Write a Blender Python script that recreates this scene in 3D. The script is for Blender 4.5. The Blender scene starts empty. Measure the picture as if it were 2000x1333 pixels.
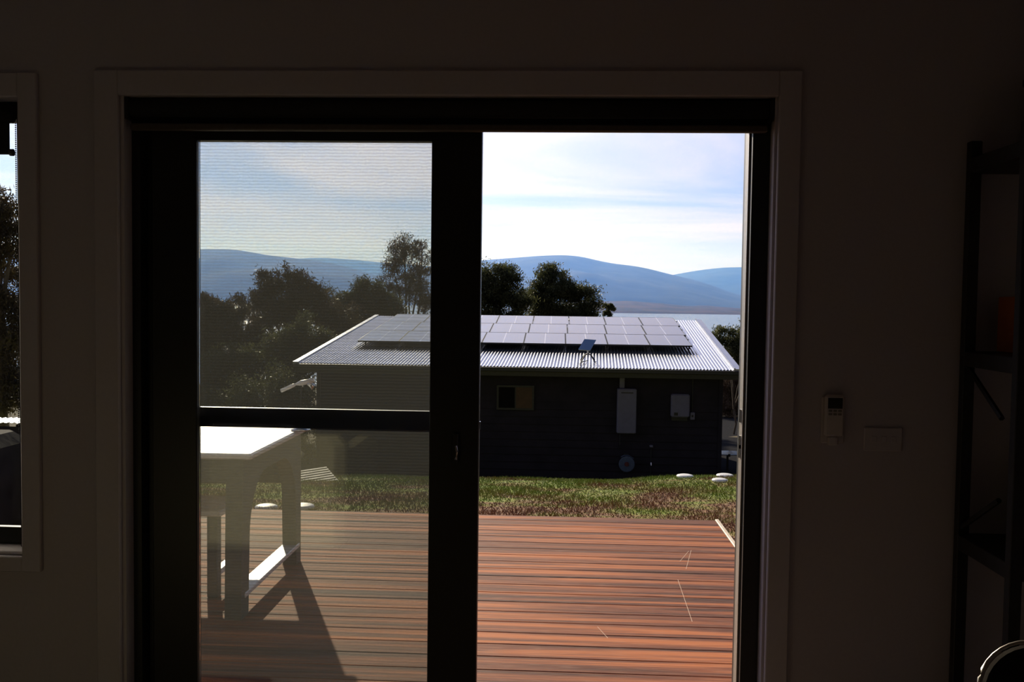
import bpy, math, random
import numpy as np
from mathutils import Vector, Matrix, noise as mn
R = math.radians
sc = bpy.context.scene
col = sc.collection
random.seed(7); rng = np.random.default_rng(7)

# ------------------------------------------------------------------ camera
F = 1800.0
C = np.array([0, -2.9, 1.47]); yaw = R(2.83); pit = math.atan(79/F); rol = .0131
f = np.array([-math.sin(yaw)*math.cos(pit), math.cos(yaw)*math.cos(pit), -math.sin(pit)])
r0 = np.array([math.cos(yaw), math.sin(yaw), 0]); u0 = np.cross(r0, f)
r = r0*math.cos(rol)+u0*math.sin(rol); u = np.cross(r, f)
cd = bpy.data.cameras.new('camera'); cam = bpy.data.objects.new('camera', cd); col.objects.link(cam)
cd.sensor_width = 36; cd.lens = 36*F/2000; cd.clip_start = .05; cd.clip_end = 60000
M = Matrix.Identity(4)
for i in range(3):
    M[i][0] = r[i]; M[i][1] = u[i]; M[i][2] = -f[i]; M[i][3] = C[i]
cam.matrix_world = M; sc.camera = cam
sc.view_settings.view_transform = 'Standard'; sc.view_settings.look = 'None'
sc.view_settings.gamma = 1; sc.view_settings.use_curve_mapping = False
sc.view_settings.exposure = 0

def ray(x, y): return f+r*(x-1000)/F-u*(y-666.5)/F
def atY(x, y, Y):
    d = ray(x, y); return C+d*(Y-C[1])/d[1]

# ------------------------------------------------------------------ world, sun
SUN_AZ, SUN_EL = R(21.7), R(23.7)
sd = Vector((-math.sin(SUN_AZ)*math.cos(SUN_EL), math.cos(SUN_AZ)*math.cos(SUN_EL), math.sin(SUN_EL)))
L = bpy.data.lights.new('sun', 'SUN'); L.energy = 6.6; L.color = (1, .87, .70); L.angle = R(.53)
sun = bpy.data.objects.new('sun', L); col.objects.link(sun)
sun.rotation_euler = (-sd).to_track_quat('-Z', 'Y').to_euler(); sun.location = (-8, 20, 12)

w = bpy.data.worlds.new('sky'); sc.world = w; w.use_nodes = True
nt = w.node_tree; N = nt.nodes; K = nt.links; N.clear()
def nd(t, **k):
    n = N.new(t)
    for a, v in k.items(): setattr(n, a, v)
    return n
def mth(op, a, b=None, clamp=False):
    n = N.new('ShaderNodeMath'); n.operation = op; n.use_clamp = clamp
    for i, v in enumerate((a, b)):
        if v is None: continue
        if isinstance(v, (int, float)): n.inputs[i].default_value = v
        else: K.new(v, n.inputs[i])
    return n.outputs[0]
tc = nd('ShaderNodeTexCoord'); sep = nd('ShaderNodeSeparateXYZ'); K.new(tc.outputs['Generated'], sep.inputs[0])
z = mth('MAXIMUM', sep.outputs[2], 0.0)
zz = mth('ADD', z, .07)
cx = mth('DIVIDE', sep.outputs[0], zz); cy = mth('DIVIDE', sep.outputs[1], zz)
cmb = nd('ShaderNodeCombineXYZ'); K.new(cx, cmb.inputs[0]); K.new(mth('MULTIPLY', cy, 1.0), cmb.inputs[1])
no = nd('ShaderNodeTexNoise'); no.inputs['Scale'].default_value = .42; no.inputs['Detail'].default_value = 6; no.inputs['Roughness'].default_value = .55
no.inputs['Distortion'].default_value = .6; K.new(cmb.outputs[0], no.inputs['Vector'])
rc = nd('ShaderNodeValToRGB'); rc.color_ramp.elements[0].position = .41; rc.color_ramp.elements[1].position = .58
K.new(no.outputs['Fac'], rc.inputs[0])
rb = nd('ShaderNodeValToRGB'); cr = rb.color_ramp
cr.elements[0].position = 0; cr.elements[0].color = (1.02, .82, 1.05, 1)
cr.elements[1].position = 1; cr.elements[1].color = (.035, .065, .14, 1)
for p, c_ in ((.05, (.84, .80, 1.12, 1)), (.12, (.40, .53, 1.02, 1)), (.3, (.42, .56, 1.08, 1)), (.5, (.12, .20, .40, 1))):
    e = cr.elements.new(p); e.color = c_
K.new(z, rb.inputs[0])
# cloud brightness
mixc = nd('ShaderNodeMix', data_type='RGBA'); 
cf = nd('ShaderNodeMapRange'); cf.inputs[1].default_value = .25; cf.inputs[2].default_value = .7; cf.inputs[3].default_value = .92; cf.inputs[4].default_value = .15; K.new(z, cf.inputs[0])
K.new(mth('MULTIPLY', rc.outputs[0], cf.outputs[0]), mixc.inputs[0])
K.new(rb.outputs[0], mixc.inputs[6]); mixc.inputs[7].default_value = (1.08, .93, 1.08, 1)
# glow around the sun
dt = nd('ShaderNodeVectorMath', operation='DOT_PRODUCT'); K.new(tc.outputs['Generated'], dt.inputs[0]); dt.inputs[1].default_value = sd
g = mth('POWER', mth('MAXIMUM', dt.outputs['Value'], 0), 11)
gs = nd('ShaderNodeMix', data_type='RGBA'); gs.blend_type = 'ADD'; gs.inputs[0].default_value = 1
sca = nd('ShaderNodeVectorMath', operation='SCALE'); sca.inputs[0].default_value = (1.0, .93, .86); K.new(g, sca.inputs['Scale'])
K.new(mixc.outputs[2], gs.inputs[6]); K.new(sca.outputs[0], gs.inputs[7])
bg = nd('ShaderNodeBackground'); bg.inputs[1].default_value = .80; 
bk = nd('ShaderNodeMapRange'); bk.inputs[1].default_value = -.5; bk.inputs[2].default_value = .6; bk.inputs[3].default_value = .13; bk.inputs[4].default_value = 1; K.new(dt.outputs['Value'], bk.inputs[0])
dm_ = nd('ShaderNodeVectorMath', operation='SCALE'); K.new(gs.outputs[2], dm_.inputs[0]); K.new(bk.outputs[0], dm_.inputs['Scale'])
K.new(dm_.outputs[0], bg.inputs[0])
wo = nd('ShaderNodeOutputWorld'); K.new(bg.outputs[0], wo.inputs[0])

# ------------------------------------------------------------------ materials
MATS = {}
def mat(name, color=(.5, .5, .5), rough=.5, metal=0, spec=.5, **kw):
    if name in MATS: return MATS[name]
    m = bpy.data.materials.new(name); m.use_nodes = True; b = m.node_tree.nodes['Principled BSDF']
    b.inputs['Base Color'].default_value = (*color, 1); b.inputs['Roughness'].default_value = rough
    b.inputs['Metallic'].default_value = metal; b.inputs['Specular IOR Level'].default_value = spec
    for k, v in kw.items(): b.inputs[k.replace('_', ' ')].default_value = v
    MATS[name] = m; return m
def ntex(m, scale, c1, c2, detail=5, coord='Object', stretch=(1, 1, 1), bump=0, lo=.35, hi=.65, rough=None, dist=0):
    """noise driven colour (and optional bump) on material m"""
    t = m.node_tree; n = t.nodes; k = t.links; b = n['Principled BSDF']
    co = n.new('ShaderNodeTexCoord'); mp = n.new('ShaderNodeMapping'); mp.inputs['Scale'].default_value = stretch
    k.new(co.outputs[coord], mp.inputs[0])
    x = n.new('ShaderNodeTexNoise'); x.inputs['Scale'].default_value = scale; x.inputs['Detail'].default_value = detail
    x.inputs['Distortion'].default_value = dist
    k.new(mp.outputs[0], x.inputs['Vector'])
    rp = n.new('ShaderNodeValToRGB'); rp.color_ramp.elements[0].position = lo; rp.color_ramp.elements[1].position = hi
    rp.color_ramp.elements[0].color = (*c1, 1); rp.color_ramp.elements[1].color = (*c2, 1)
    k.new(x.outputs['Fac'], rp.inputs[0]); k.new(rp.outputs[0], b.inputs['Base Color'])
    if bump:
        bp = n.new('ShaderNodeBump'); bp.inputs['Strength'].default_value = bump; bp.inputs['Distance'].default_value = .01
        k.new(x.outputs['Fac'], bp.inputs['Height']); k.new(bp.outputs[0], b.inputs['Normal'])
    return rp, x, mp

paint = mat('wall_paint', (.52, .485, .53), .7); ntex(paint, 90, (.51, .475, .52), (.53, .495, .54), bump=.05)
trimp = mat('trim_paint', (.56, .525, .57), .5); ntex(trimp, 60, (.55, .515, .56), (.57, .535, .58))
ceilm = mat('ceiling_paint', (.5, .48, .48), .8); ntex(ceilm, 80, (.48, .46, .46), (.52, .5, .5))
floorm = mat('floor_boards', (.09, .06, .045), .55); ntex(floorm, 6, (.07, .045, .035), (.11, .075, .05), stretch=(8, 1, 1))
alu = mat('black_aluminium', (.012, .012, .013), .42); ntex(alu, 200, (.010, .010, .011), (.014, .014, .015))
alus = mat('sunlit_jamb_grey', (.34, .32, .30), .4, .3); ntex(alus, 60, (.31, .29, .27), (.37, .35, .33))  # lighter copy of the frame metal, colours in sunlight on the jamb
chrome = mat('chrome', (.7, .7, .7), .15, 1); ntex(chrome, 50, (.65, .65, .65), (.75, .75, .75))
blindf = mat('blind_fabric', (.015, .015, .017), .85); ntex(blindf, 300, (.010, .010, .012), (.02, .02, .022), bump=.1)
blindr = mat('blind_rail', (.09, .075, .065), .5); ntex(blindr, 60, (.08, .066, .057), (.1, .08, .07))
beadm = mat('bead_steel', (.12, .11, .11), .3, .6); ntex(beadm, 60, (.1, .095, .09), (.14, .13, .13))
frm = mat('shaded_resin', (.10, .10, .09), .6); ntex(frm, 40, (.09, .09, .08), (.115, .115, .105))  # white resin darkened, backlit shade of legs and aprons is in the colour
plast = mat('white_resin', (.80, .80, .78), .34); ntex(plast, 40, (.78, .78, .76), (.82, .82, .8))
cladm = mat('dark_cladding', (.03, .026, .034), .8, spec=.1); ntex(cladm, 3, (.026, .023, .030), (.035, .030, .040))
zinc = mat('corrugated_steel', (.31, .33, .42), .2, .9); ntex(zinc, 1.5, (.30, .32, .39), (.37, .39, .46), stretch=(1, .3, 1))
flash = mat('flashing_steel', (.36, .38, .45), .32, .8); ntex(flash, 3, (.33, .35, .42), (.39, .41, .48))
gut = mat('dark_gutter', (.02, .02, .023), .5); ntex(gut, 20, (.017, .017, .02), (.025, .025, .028))
pvg = mat('solar_glass', (.02, .025, .06), .13, 0, .5, IOR=1.85); 
pvf = mat('panel_frame', (.04, .042, .05), .4, .5); ntex(pvf, 20, (.035, .037, .044), (.045, .047, .056))
boxw = mat('shaded_enamel', (.17, .165, .24), .5, spec=.2); ntex(boxw, 8, (.16, .155, .225), (.18, .175, .255))  # white enamel with the shade of the wall put into its colour
blk = mat('black_plastic', (.015, .015, .016), .5); ntex(blk, 60, (.012, .012, .013), (.02, .02, .021))
capm = mat('white_plastic_cap', (.72, .74, .78), .5); ntex(capm, 20, (.68, .7, .74), (.76, .78, .82))

def pv():
    t = pvg.node_tree; n = t.nodes; k = t.links; b = n['Principled BSDF']
    co = n.new('ShaderNodeTexCoord'); s = n.new('ShaderNodeSeparateXYZ'); k.new(co.outputs['Object'], s.inputs[0])
    def m(op, a, b2):
        q = n.new('ShaderNodeMath'); q.operation = op
        for i, v in enumerate((a, b2)):
            if isinstance(v, (int, float)): q.inputs[i].default_value = v
            else: k.new(v, q.inputs[i])
        return q.outputs[0]
    gx = m('LESS_THAN', m('ABSOLUTE', m('SUBTRACT', s.outputs[0], .535), 0), .012)   # pale centre line
    fx = m('LESS_THAN', m('FRACT', m('MULTIPLY', s.outputs[0], 6.4), 0), .04)
    fy = m('LESS_THAN', m('FRACT', m('MULTIPLY', s.outputs[1], 6.4), 0), .04)
    ln = m('MULTIPLY', m('MAXIMUM', fx, fy), .25)
    a = m('MAXIMUM', gx, ln)
    mx = n.new('ShaderNodeMix'); mx.data_type = 'RGBA'; k.new(a, mx.inputs[0])
    mx.inputs[6].default_value = (.03, .035, .075, 1); mx.inputs[7].default_value = (.55, .55, .6, 1)
    k.new(mx.outputs[2], b.inputs['Base Color'])
pv()

def glassmat(name, tint, refl=1.0):
    m = bpy.data.materials.new(name); m.use_nodes = True; n = m.node_tree.nodes; k = m.node_tree.links; n.clear()
    o = n.new('ShaderNodeOutputMaterial'); t = n.new('ShaderNodeBsdfTransparent'); g_ = n.new('ShaderNodeBsdfGlossy')
    t.inputs[0].default_value = (*tint, 1); g_.inputs['Roughness'].default_value = .015; g_.inputs[0].default_value = (1, 1, 1, 1)
    fr = n.new('ShaderNodeFresnel'); fr.inputs[0].default_value = 1.5
    mm = n.new('ShaderNodeMath'); mm.operation = 'MULTIPLY'; mm.inputs[1].default_value = refl; k.new(fr.outputs[0], mm.inputs[0])
    x = n.new('ShaderNodeMixShader'); k.new(mm.outputs[0], x.inputs[0]); k.new(t.outputs[0], x.inputs[1]); k.new(g_.outputs[0], x.inputs[2])
    k.new(x.outputs[0], o.inputs[0]); return m
gl = glassmat('door_glass', (.962, .972, .955)); glw = glassmat('window_glass', (.97, .98, .97))

def screenmat():
    m = bpy.data.materials.new('insect_screen'); m.use_nodes = True; n = m.node_tree.nodes; k = m.node_tree.links; n.clear()
    o = n.new('ShaderNodeOutputMaterial'); t = n.new('ShaderNodeBsdfTransparent')
    d = n.new('ShaderNodeBsdfDiffuse'); d.inputs[0].default_value = (.035, .035, .035, 1)
    tl = n.new('ShaderNodeBsdfTranslucent'); tl.inputs[0].default_value = (.042, .042, .041, 1)
    co = n.new('ShaderNodeTexCoord'); mp = n.new('ShaderNodeMapping'); k.new(co.outputs['Object'], mp.inputs[0])
    wv = n.new('ShaderNodeTexWave'); wv.bands_direction = 'Z'; wv.inputs['Scale'].default_value = 30
    wv.inputs['Distortion'].default_value = 2.2; wv.inputs['Detail'].default_value = 3; wv.inputs['Detail Scale'].default_value = 1.5
    k.new(mp.outputs[0], wv.inputs['Vector'])
    n2 = n.new('ShaderNodeTexNoise'); n2.inputs['Scale'].default_value = 160; k.new(mp.outputs[0], n2.inputs['Vector'])
    ad = n.new('ShaderNodeMath'); ad.operation = 'ADD'; k.new(wv.outputs['Fac'], ad.inputs[0]); k.new(n2.outputs['Fac'], ad.inputs[1])
    mr = n.new('ShaderNodeMapRange'); mr.inputs[1].default_value = .4; mr.inputs[2].default_value = 1.6
    mr.inputs[3].default_value = .19; mr.inputs[4].default_value = .31; k.new(ad.outputs[0], mr.inputs[0])
    a = n.new('ShaderNodeAddShader'); k.new(d.outputs[0], a.inputs[0]); k.new(tl.outputs[0], a.inputs[1])
    x = n.new('ShaderNodeMixShader'); k.new(mr.outputs[0], x.inputs[0]); k.new(t.outputs[0], x.inputs[1]); k.new(a.outputs[0], x.inputs[2])
    k.new(x.outputs[0], o.inputs[0]); return m
scr = screenmat()

# ------------------------------------------------------------------ mesh helpers
class MB:
    def __init__(s): s.v = []; s.f = []
    def add(s, vs, fs):
        o = len(s.v); s.v += [tuple(map(float, p)) for p in vs]; s.f += [tuple(i+o for i in q) for q in fs]; return s
    def box(s, x0, x1, y0, y1, z0, z1, rot=None, bev=0):
        c = Vector(((x0+x1)/2, (y0+y1)/2, (z0+z1)/2)); h = [(x1-x0)/2, (y1-y0)/2, (z1-z0)/2]
        if bev <= 0:
            vs = [Vector((a*h[0], b*h[1], d*h[2])) for a in (-1, 1) for b in (-1, 1) for d in (-1, 1)]
            fs = [(0, 1, 3, 2), (4, 6, 7, 5), (0, 4, 5, 1), (2, 3, 7, 6), (0, 2, 6, 4), (1, 5, 7, 3)]
        else:
            b = min(bev, .49*2*min(h)); vs = []; fs = []
            pr = [(-h[0]+b, -h[1]), (h[0]-b, -h[1]), (h[0], -h[1]+b), (h[0], h[1]-b), (h[0]-b, h[1]), (-h[0]+b, h[1]), (-h[0], h[1]-b), (-h[0], -h[1]+b)]
            sx, sy = (h[0]-b)/h[0], (h[1]-b)/h[1]
            for zz_, k_ in ((-h[2], 0), (-h[2]+b, 1), (h[2]-b, 1), (h[2], 0)):
                for p in pr: vs.append(Vector((p[0]*(1 if k_ else sx), p[1]*(1 if k_ else sy), zz_)))
            for i in range(3):
                for j in range(8):
                    a = i*8+j; a2 = i*8+(j+1) % 8; fs.append((a, a2, a2+8, a+8))
            fs.append(tuple(range(7, -1, -1))); fs.append(tuple(range(24, 32)))
        if rot is not None: vs = [rot @ v for v in vs]
        return s.add([v+c for v in vs], fs)
    def tube(s, pts, rad, n=10, cap=True):
        pts = [Vector(p) for p in pts]; rs = rad if isinstance(rad, (list, tuple)) else [rad]*len(pts)
        vs = []; fs = []
        up = Vector((0, 0, 1))
        for i, p in enumerate(pts):
            d = (pts[min(i+1, len(pts)-1)]-pts[max(i-1, 0)]).normalized()
            a = d.cross(up if abs(d.dot(up)) < .95 else Vector((1, 0, 0))).normalized(); b = d.cross(a)
            for j in range(n):
                t = 2*math.pi*j/n; vs.append(p+(a*math.cos(t)+b*math.sin(t))*rs[i])
        for i in range(len(pts)-1):
            for j in range(n): fs.append((i*n+j, i*n+(j+1) % n, (i+1)*n+(j+1) % n, (i+1)*n+j))
        if cap: fs.append(tuple(range(n-1, -1, -1))); fs.append(tuple((len(pts)-1)*n+j for j in range(n)))
        return s.add(vs, fs)
    def lathe(s, prof, c, n=24, axis='z'):
        vs = []; fs = []
        for (rr, h) in prof:
            for j in range(n):
                t = 2*math.pi*j/n
                if axis == 'z': vs.append((c[0]+rr*math.cos(t), c[1]+rr*math.sin(t), c[2]+h))
                else: vs.append((c[0]+rr*math.cos(t), c[1]+h, c[2]+rr*math.sin(t)))
        for i in range(len(prof)-1):
            for j in range(n): fs.append((i*n+j, i*n+(j+1) % n, (i+1)*n+(j+1) % n, (i+1)*n+j))
        fs.append(tuple(range(n))); fs.append(tuple((len(prof)-1)*n+j for j in range(n)))
        return s.add(vs, fs)
    def prism(s, poly, d, at0, ax):   # poly in 2D extruded by d along axis ax ('x' or 'y')
        n = len(poly); vs = []
        for e in (0, d):
            for (a, b) in poly: vs.append((at0+e, a, b) if ax == 'x' else (a, at0+e, b))
        fs = [tuple(range(n)), tuple(range(2*n-1, n-1, -1))]+[(i, (i+1) % n, n+(i+1) % n, n+i) for i in range(n)]
        return s.add(vs, fs)
    def build(s, name, m, parent=None, smooth=False, loc=None):
        me = bpy.data.meshes.new(name); me.from_pydata(s.v, [], s.f); me.materials.append(m)
        bm_fix(me)
        if smooth:
            for p in me.polygons: p.use_smooth = True
        o = bpy.data.objects.new(name, me); col.objects.link(o)
        if loc is not None: o.location = loc
        if parent: o.parent = parent
        return o
import bmesh
def bm_fix(me):
    if len(me.polygons) > 40000: return
    b = bmesh.new(); b.from_mesh(me); bmesh.ops.recalc_face_normals(b, faces=b.faces); b.to_mesh(me); b.free()
def tag(o, label=None, cat=None, group=None, kind=None):
    for k_, v in (('label', label), ('category', cat), ('group', group), ('kind', kind)):
        if v: o[k_] = v
    return o
def thing(name, label, cat, loc=(0, 0, 0), group=None, kind=None):
    o = bpy.data.objects.new(name, None); o.empty_display_size = .1; col.objects.link(o); o.location = loc
    return tag(o, label, cat, group, kind)
def part(mb, name, m, parent, smooth=False, label=None):
    """mesh given in world coordinates, parented to an Empty without moving"""
    p = parent; off = Vector((0, 0, 0))
    while p: off += p.location; p = p.parent
    mb.v = [(v[0]-off.x, v[1]-off.y, v[2]-off.z) for v in mb.v]
    o = mb.build(name, m, parent, smooth)
    if label: o['label'] = label
    return o

# ------------------------------------------------------------------ ground, lake, hills
CR_X = [-30, -3.7, -1.03, .8, 1.68, 2.43, 30]; CR_Z = [-.97, -.965, -.95, -.94, -.87, -.835, -.80]
def hgt(x, y):
    zc = np.interp(x, CR_X, CR_Z)
    if y <= 3.6: return -.23
    if y <= 9.0:
        t = (y-3.6)/5.4; return -.23+(zc+.23+.06)*t + .02*mn.noise(Vector((x*.6, y*.6, 0)))*min(1, t*4)
    if y <= 10.5: # crest rounding
        t = (y-9.0)/1.5; a = zc+.06; return a-.125*1.5*t-.06*t*t*1.5
    a = zc+.06-.1875-.09
    ys = [10.5, 18.6, 24, 40, 60, 120, 400, 430]; d = [0, -1.85, -1.95, -2.75, -4.4, -13, -36, -40]
    return a+np.interp(y, ys, d)
lawn = mat('lawn_soil', (.1, .09, .04), .95, spec=.1)
def grass_color(m):
    t = m.node_tree; n = t.nodes; k = t.links; b = n['Principled BSDF']
    co = n.new('ShaderNodeTexCoord')
    mp = n.new('ShaderNodeMapping'); mp.inputs['Scale'].default_value = (1, 1.6, .3); k.new(co.outputs['Object'], mp.inputs[0])
    x = n.new('ShaderNodeTexNoise'); x.inputs['Scale'].default_value = 1.3; x.inputs['Detail'].default_value = 6; x.inputs['Roughness'].default_value = .6; k.new(mp.outputs[0], x.inputs[0])
    sp = n.new('ShaderNodeSeparateXYZ'); k.new(co.outputs['Object'], sp.inputs[0])
    mr = n.new('ShaderNodeMapRange'); mr.inputs[1].default_value = 3.6; mr.inputs[2].default_value = 8.5; mr.inputs[3].default_value = -.13; mr.inputs[4].default_value = .07
    k.new(sp.outputs[1], mr.inputs[0])
    ad = n.new('ShaderNodeMath'); ad.operation = 'ADD'; k.new(x.outputs[0], ad.inputs[0]); k.new(mr.outputs[0], ad.inputs[1])
    rp = n.new('ShaderNodeValToRGB'); e = rp.color_ramp.elements
    e[0].position = .40; e[0].color = (.22, .12, .075, 1); e[1].position = .60; e[1].color = (.19, .25, .045, 1)
    q = rp.color_ramp.elements.new(.48); q.color = (.22, .19, .06, 1)
    k.new(ad.outputs[0], rp.inputs[0])
    x2 = n.new('ShaderNodeTexNoise'); x2.inputs['Scale'].default_value = 22; x2.inputs['Detail'].default_value = 2; k.new(co.outputs['Object'], x2.inputs[0])
    r2 = n.new('ShaderNodeValToRGB'); r2.color_ramp.elements[0].position = .6; r2.color_ramp.elements[1].position = .72; k.new(x2.outputs[0], r2.inputs[0])
    mx = n.new('ShaderNodeMix'); mx.data_type = 'RGBA'; mm = n.new('ShaderNodeMath'); mm.operation = 'MULTIPLY'; mm.inputs[1].default_value = .6
    k.new(r2.outputs[0], mm.inputs[0]); k.new(mm.outputs[0], mx.inputs[0]); k.new(rp.outputs[0], mx.inputs[6]); mx.inputs[7].default_value = (.38, .29, .17, 1)
    k.new(mx.outputs[2], b.inputs['Base Color']); return b
grass_color(lawn)
def grid(xs, ys, hf):
    mb = MB(); n = len(xs)
    for y in ys:
        for x in xs: mb.v.append((x, y, float(hf(x, y))))
    for j in range(len(ys)-1):
        for i in range(n-1): a = j*n+i; mb.f.append((a, a+1, a+n+1, a+n))
    return mb
xs = list(np.arange(-14, 14.01, .25)); ys = list(np.arange(.25, 20.3, .25))
tag(grid(xs, ys, hgt).build('lawn', lawn, smooth=True), 'patchy green and brown lawn sloping away beyond the timber deck', 'lawn', kind='structure')
hillm = mat('dry_hillside', (.08, .07, .045), .95, spec=.1); ntex(hillm, .35, (.05, .05, .03), (.12, .095, .06), bump=.4)
xs = list(np.linspace(-260, 260, 61)); ys = [20.25, 22, 24, 27, 30, 34, 40, 48, 60, 80, 100, 120, 160, 220, 300, 360, 430]
tag(grid(xs, ys, lambda x, y: hgt(x, y)-(.02 if y > 20.3 else 0)+(mn.noise(Vector((x*.05, y*.05, 0)))*min(1.0, (y-20)/60))).build('hillside', hillm, smooth=True),
    'dry hillside falling to the lake behind the dark shed', 'hillside', kind='structure')
for sx in (-1, 1):
    xs = list(np.linspace(14*sx, 260*sx, 20)); ys = [-8, 0, 4, 9, 10.5, 14, 18, 20.25]
    tag(grid(xs, ys, hgt).build('side_ground', hillm, smooth=True), None, None, kind='structure')
aspm = mat('dark_asphalt', (.035, .036, .042), 1.0, spec=.0); ntex(aspm, 30, (.028, .029, .034), (.045, .046, .052), bump=.2)
tag(grid(list(np.linspace(4.3, 9.5, 12)), list(np.linspace(11.5, 41, 56)), lambda x, y: hgt(x, y)+.03).build('driveway', aspm, smooth=True),
    'dark asphalt driveway running past the right end of the shed', 'driveway', kind='structure')
lakem = mat('lake_water', (.10, .15, .22), .12, 0, .5)
ntex(lakem, .02, (.09, .14, .21), (.12, .17, .24), stretch=(1, .3, 1))
q = lakem.node_tree; bp = q.nodes.new('ShaderNodeBump'); wn = q.nodes.new('ShaderNodeTexNoise'); wn.inputs['Scale'].default_value = .6
tcn = q.nodes.new('ShaderNodeTexCoord'); q.links.new(tcn.outputs['Object'], wn.inputs[0]); bp.inputs['Strength'].default_value = .5; bp.inputs['Distance'].default_value = 1
q.links.new(wn.outputs[0], bp.inputs['Height']); q.links.new(bp.outputs[0], q.nodes['Principled BSDF'].inputs['Normal'])
LZ = -36.0
tag(grid([-6000, 0, 6000], [300, 3500, 7000], lambda x, y: LZ).build('lake', lakem), 'pale blue lake seen over the right end of the shed roof', 'lake', kind='structure')

def ridge(name, pts, d, depth, base, m, label, rough=.04, nseg=260, rows=14, seed=0):
    px_ = [p[0] for p in pts]; py_ = [p[1] for p in pts]
    X = np.linspace(px_[0], px_[-1], nseg); mb = MB()
    top = np.interp(X, px_, py_)
    k = np.ones(5)/5; top = np.convolve(np.pad(top, 2, 'edge'), k, 'valid')
    T = [i/(rows-1) for i in range(rows)]+[1.25, 1.6]
    for t in T:
        for i, x in enumerate(X):
            P = atY(x, top[i], d); yy = d-depth*(1-t) if t <= 1 else d+depth*(t-1)
            xx = P[0]*(yy-C[1])/(d-C[1])
            hh = P[2]-base
            if t <= 1:
                e = t**.85; nz = mn.fractal(Vector((xx/900+seed, yy/1500, seed)), 1, 2, 5)*rough*math.sin(math.pi*min(1, t))
                zz_ = base+hh*max(0, e+nz*2.2)-(20 if t == 0 else 0)
                zlim = C[2]+(P[2]-C[2])*(yy-C[1])/(d-C[1]); zz_ = min(zz_, zlim-2) if t < 1 else zz_
            else: zz_ = P[2]-hh*(t-1)*1.2
            mb.v.append((xx, yy, zz_))
    for j in range(len(T)-1):
        for i in range(nseg-1): a = j*nseg+i; mb.f.append((a, a+1, a+nseg+1, a+nseg))
    o = mb.build(name, m, smooth=True); return tag(o, label, 'mountain', kind='structure')
formt = mat('forest_range', (.03, .045, .04), .95, spec=.05); ntex(formt, .004, (.022, .034, .03), (.045, .06, .05), bump=0)
shom = mat('bare_shore', (.06, .05, .05), .95, spec=.05); ntex(shom, .008, (.03, .032, .032), (.10, .065, .06), stretch=(1, .35, 1))
pr1 = [(-600, 520), (-200, 500), (388, 487), (460, 487), (485, 491), (500, 496), (560, 503), (640, 512), (700, 528), (760, 545), (830, 520), (900, 512), (940, 509), (975, 506), (1004, 504), (1066, 499), (1122, 498.5), (1144, 503),
       (1183, 513.6), (1228, 518.6), (1256, 522), (1295, 533), (1330, 541), (1380, 553), (1438, 576), (1520, 590), (1700, 596), (2600, 600)]
pr2 = [(-600, 500), (388, 500), (560, 507), (620, 503), (700, 508), (740, 513), (840, 520), (1000, 545), (1200, 550), (1295, 541), (1323, 536), (1351, 530), (1400, 524), (1430, 521.5), (1460, 523), (1560, 515), (1800, 520), (2600, 530)]
pr0 = [(1000, 594), (1170, 589), (1225, 588), (1284, 592), (1340, 598), (1380, 597), (1400, 599), (1450, 603), (1600, 600), (2200, 604)]
ridge('mountain_range', pr1, 8200, 2600, -30, formt, 'blue forested mountain ridge behind the lake, the nearer of the two', .10, seed=3)
ridge('mountain_range', pr2, 12200, 3000, -30, formt, 'hazy mountain ridge farthest away, rising at the right of the doorway', .06, seed=8)
ridge('lake_shore', pr0, 4300, 1250, LZ, shom, 'low reddish far shore of the lake under the mountains', .05, seed=5)

hz = bpy.data.materials.new('air_haze'); hz.use_nodes = True; hn = hz.node_tree.nodes; hn.clear()
ho = hn.new('ShaderNodeOutputMaterial'); hv = hn.new('ShaderNodeVolumeScatter')
hv.inputs['Color'].default_value = (.10, .27, 1.0, 1); hv.inputs['Density'].default_value = 1.15e-4; hv.inputs['Anisotropy'].default_value = .5
hz.node_tree.links.new(hv.outputs[0], ho.inputs['Volume'])
tag(MB().box(-16000, 16000, 900, 16500, -60, 900).build('haze', hz), 'blue air haze in front of the distant mountains', 'haze', kind='structure')

# ------------------------------------------------------------------ grass
gm = mat('grass_blades', (.1, .15, .04), .7, spec=.2); gb = grass_color(gm)
n = 90000
gx = rng.uniform(-5.2, 3.4, n); gy = 3.62+(rng.random(n)**.85)*6.5
keep = np.abs(gx-(-.3)) < (gy+3.5)*.42+.3; gx = gx[keep]; gy = gy[keep]; n = len(gx)
gz = np.array([hgt(a, b) for a, b in zip(gx, gy)])
th = rng.uniform(0, 2*math.pi, n); hh = rng.uniform(.012, .042, n)*(1+.5*np.sin(gx*3.1)*np.sin(gy*2.3)); wd = rng.uniform(.003, .007, n)
ln_ = rng.normal(0, .018, (n, 2))
V = np.zeros((n, 3, 3)); V[:, 0] = np.stack([gx-np.cos(th)*wd, gy-np.sin(th)*wd, gz], 1); V[:, 1] = np.stack([gx+np.cos(th)*wd, gy+np.sin(th)*wd, gz], 1)
V[:, 2] = np.stack([gx+ln_[:, 0], gy+ln_[:, 1], gz+hh], 1)
def trimesh(name, V, m, parent=None, k=3):
    me = bpy.data.meshes.new(name); nn = V.shape[0]
    me.from_pydata([], [], []); me.vertices.add(nn*k); me.vertices.foreach_set('co', V.reshape(-1).astype(np.float32))
    me.loops.add(nn*k); me.loops.foreach_set('vertex_index', np.arange(nn*k, dtype=np.int32))
    me.polygons.add(nn); me.polygons.foreach_set('loop_start', np.arange(0, nn*k, k, dtype=np.int32)); me.polygons.foreach_set('loop_total', np.full(nn, k, dtype=np.int32))
    me.update(calc_edges=True); me.materials.append(m)
    o = bpy.data.objects.new(name, me); col.objects.link(o)
    if parent: o.parent = parent
    return o
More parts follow.
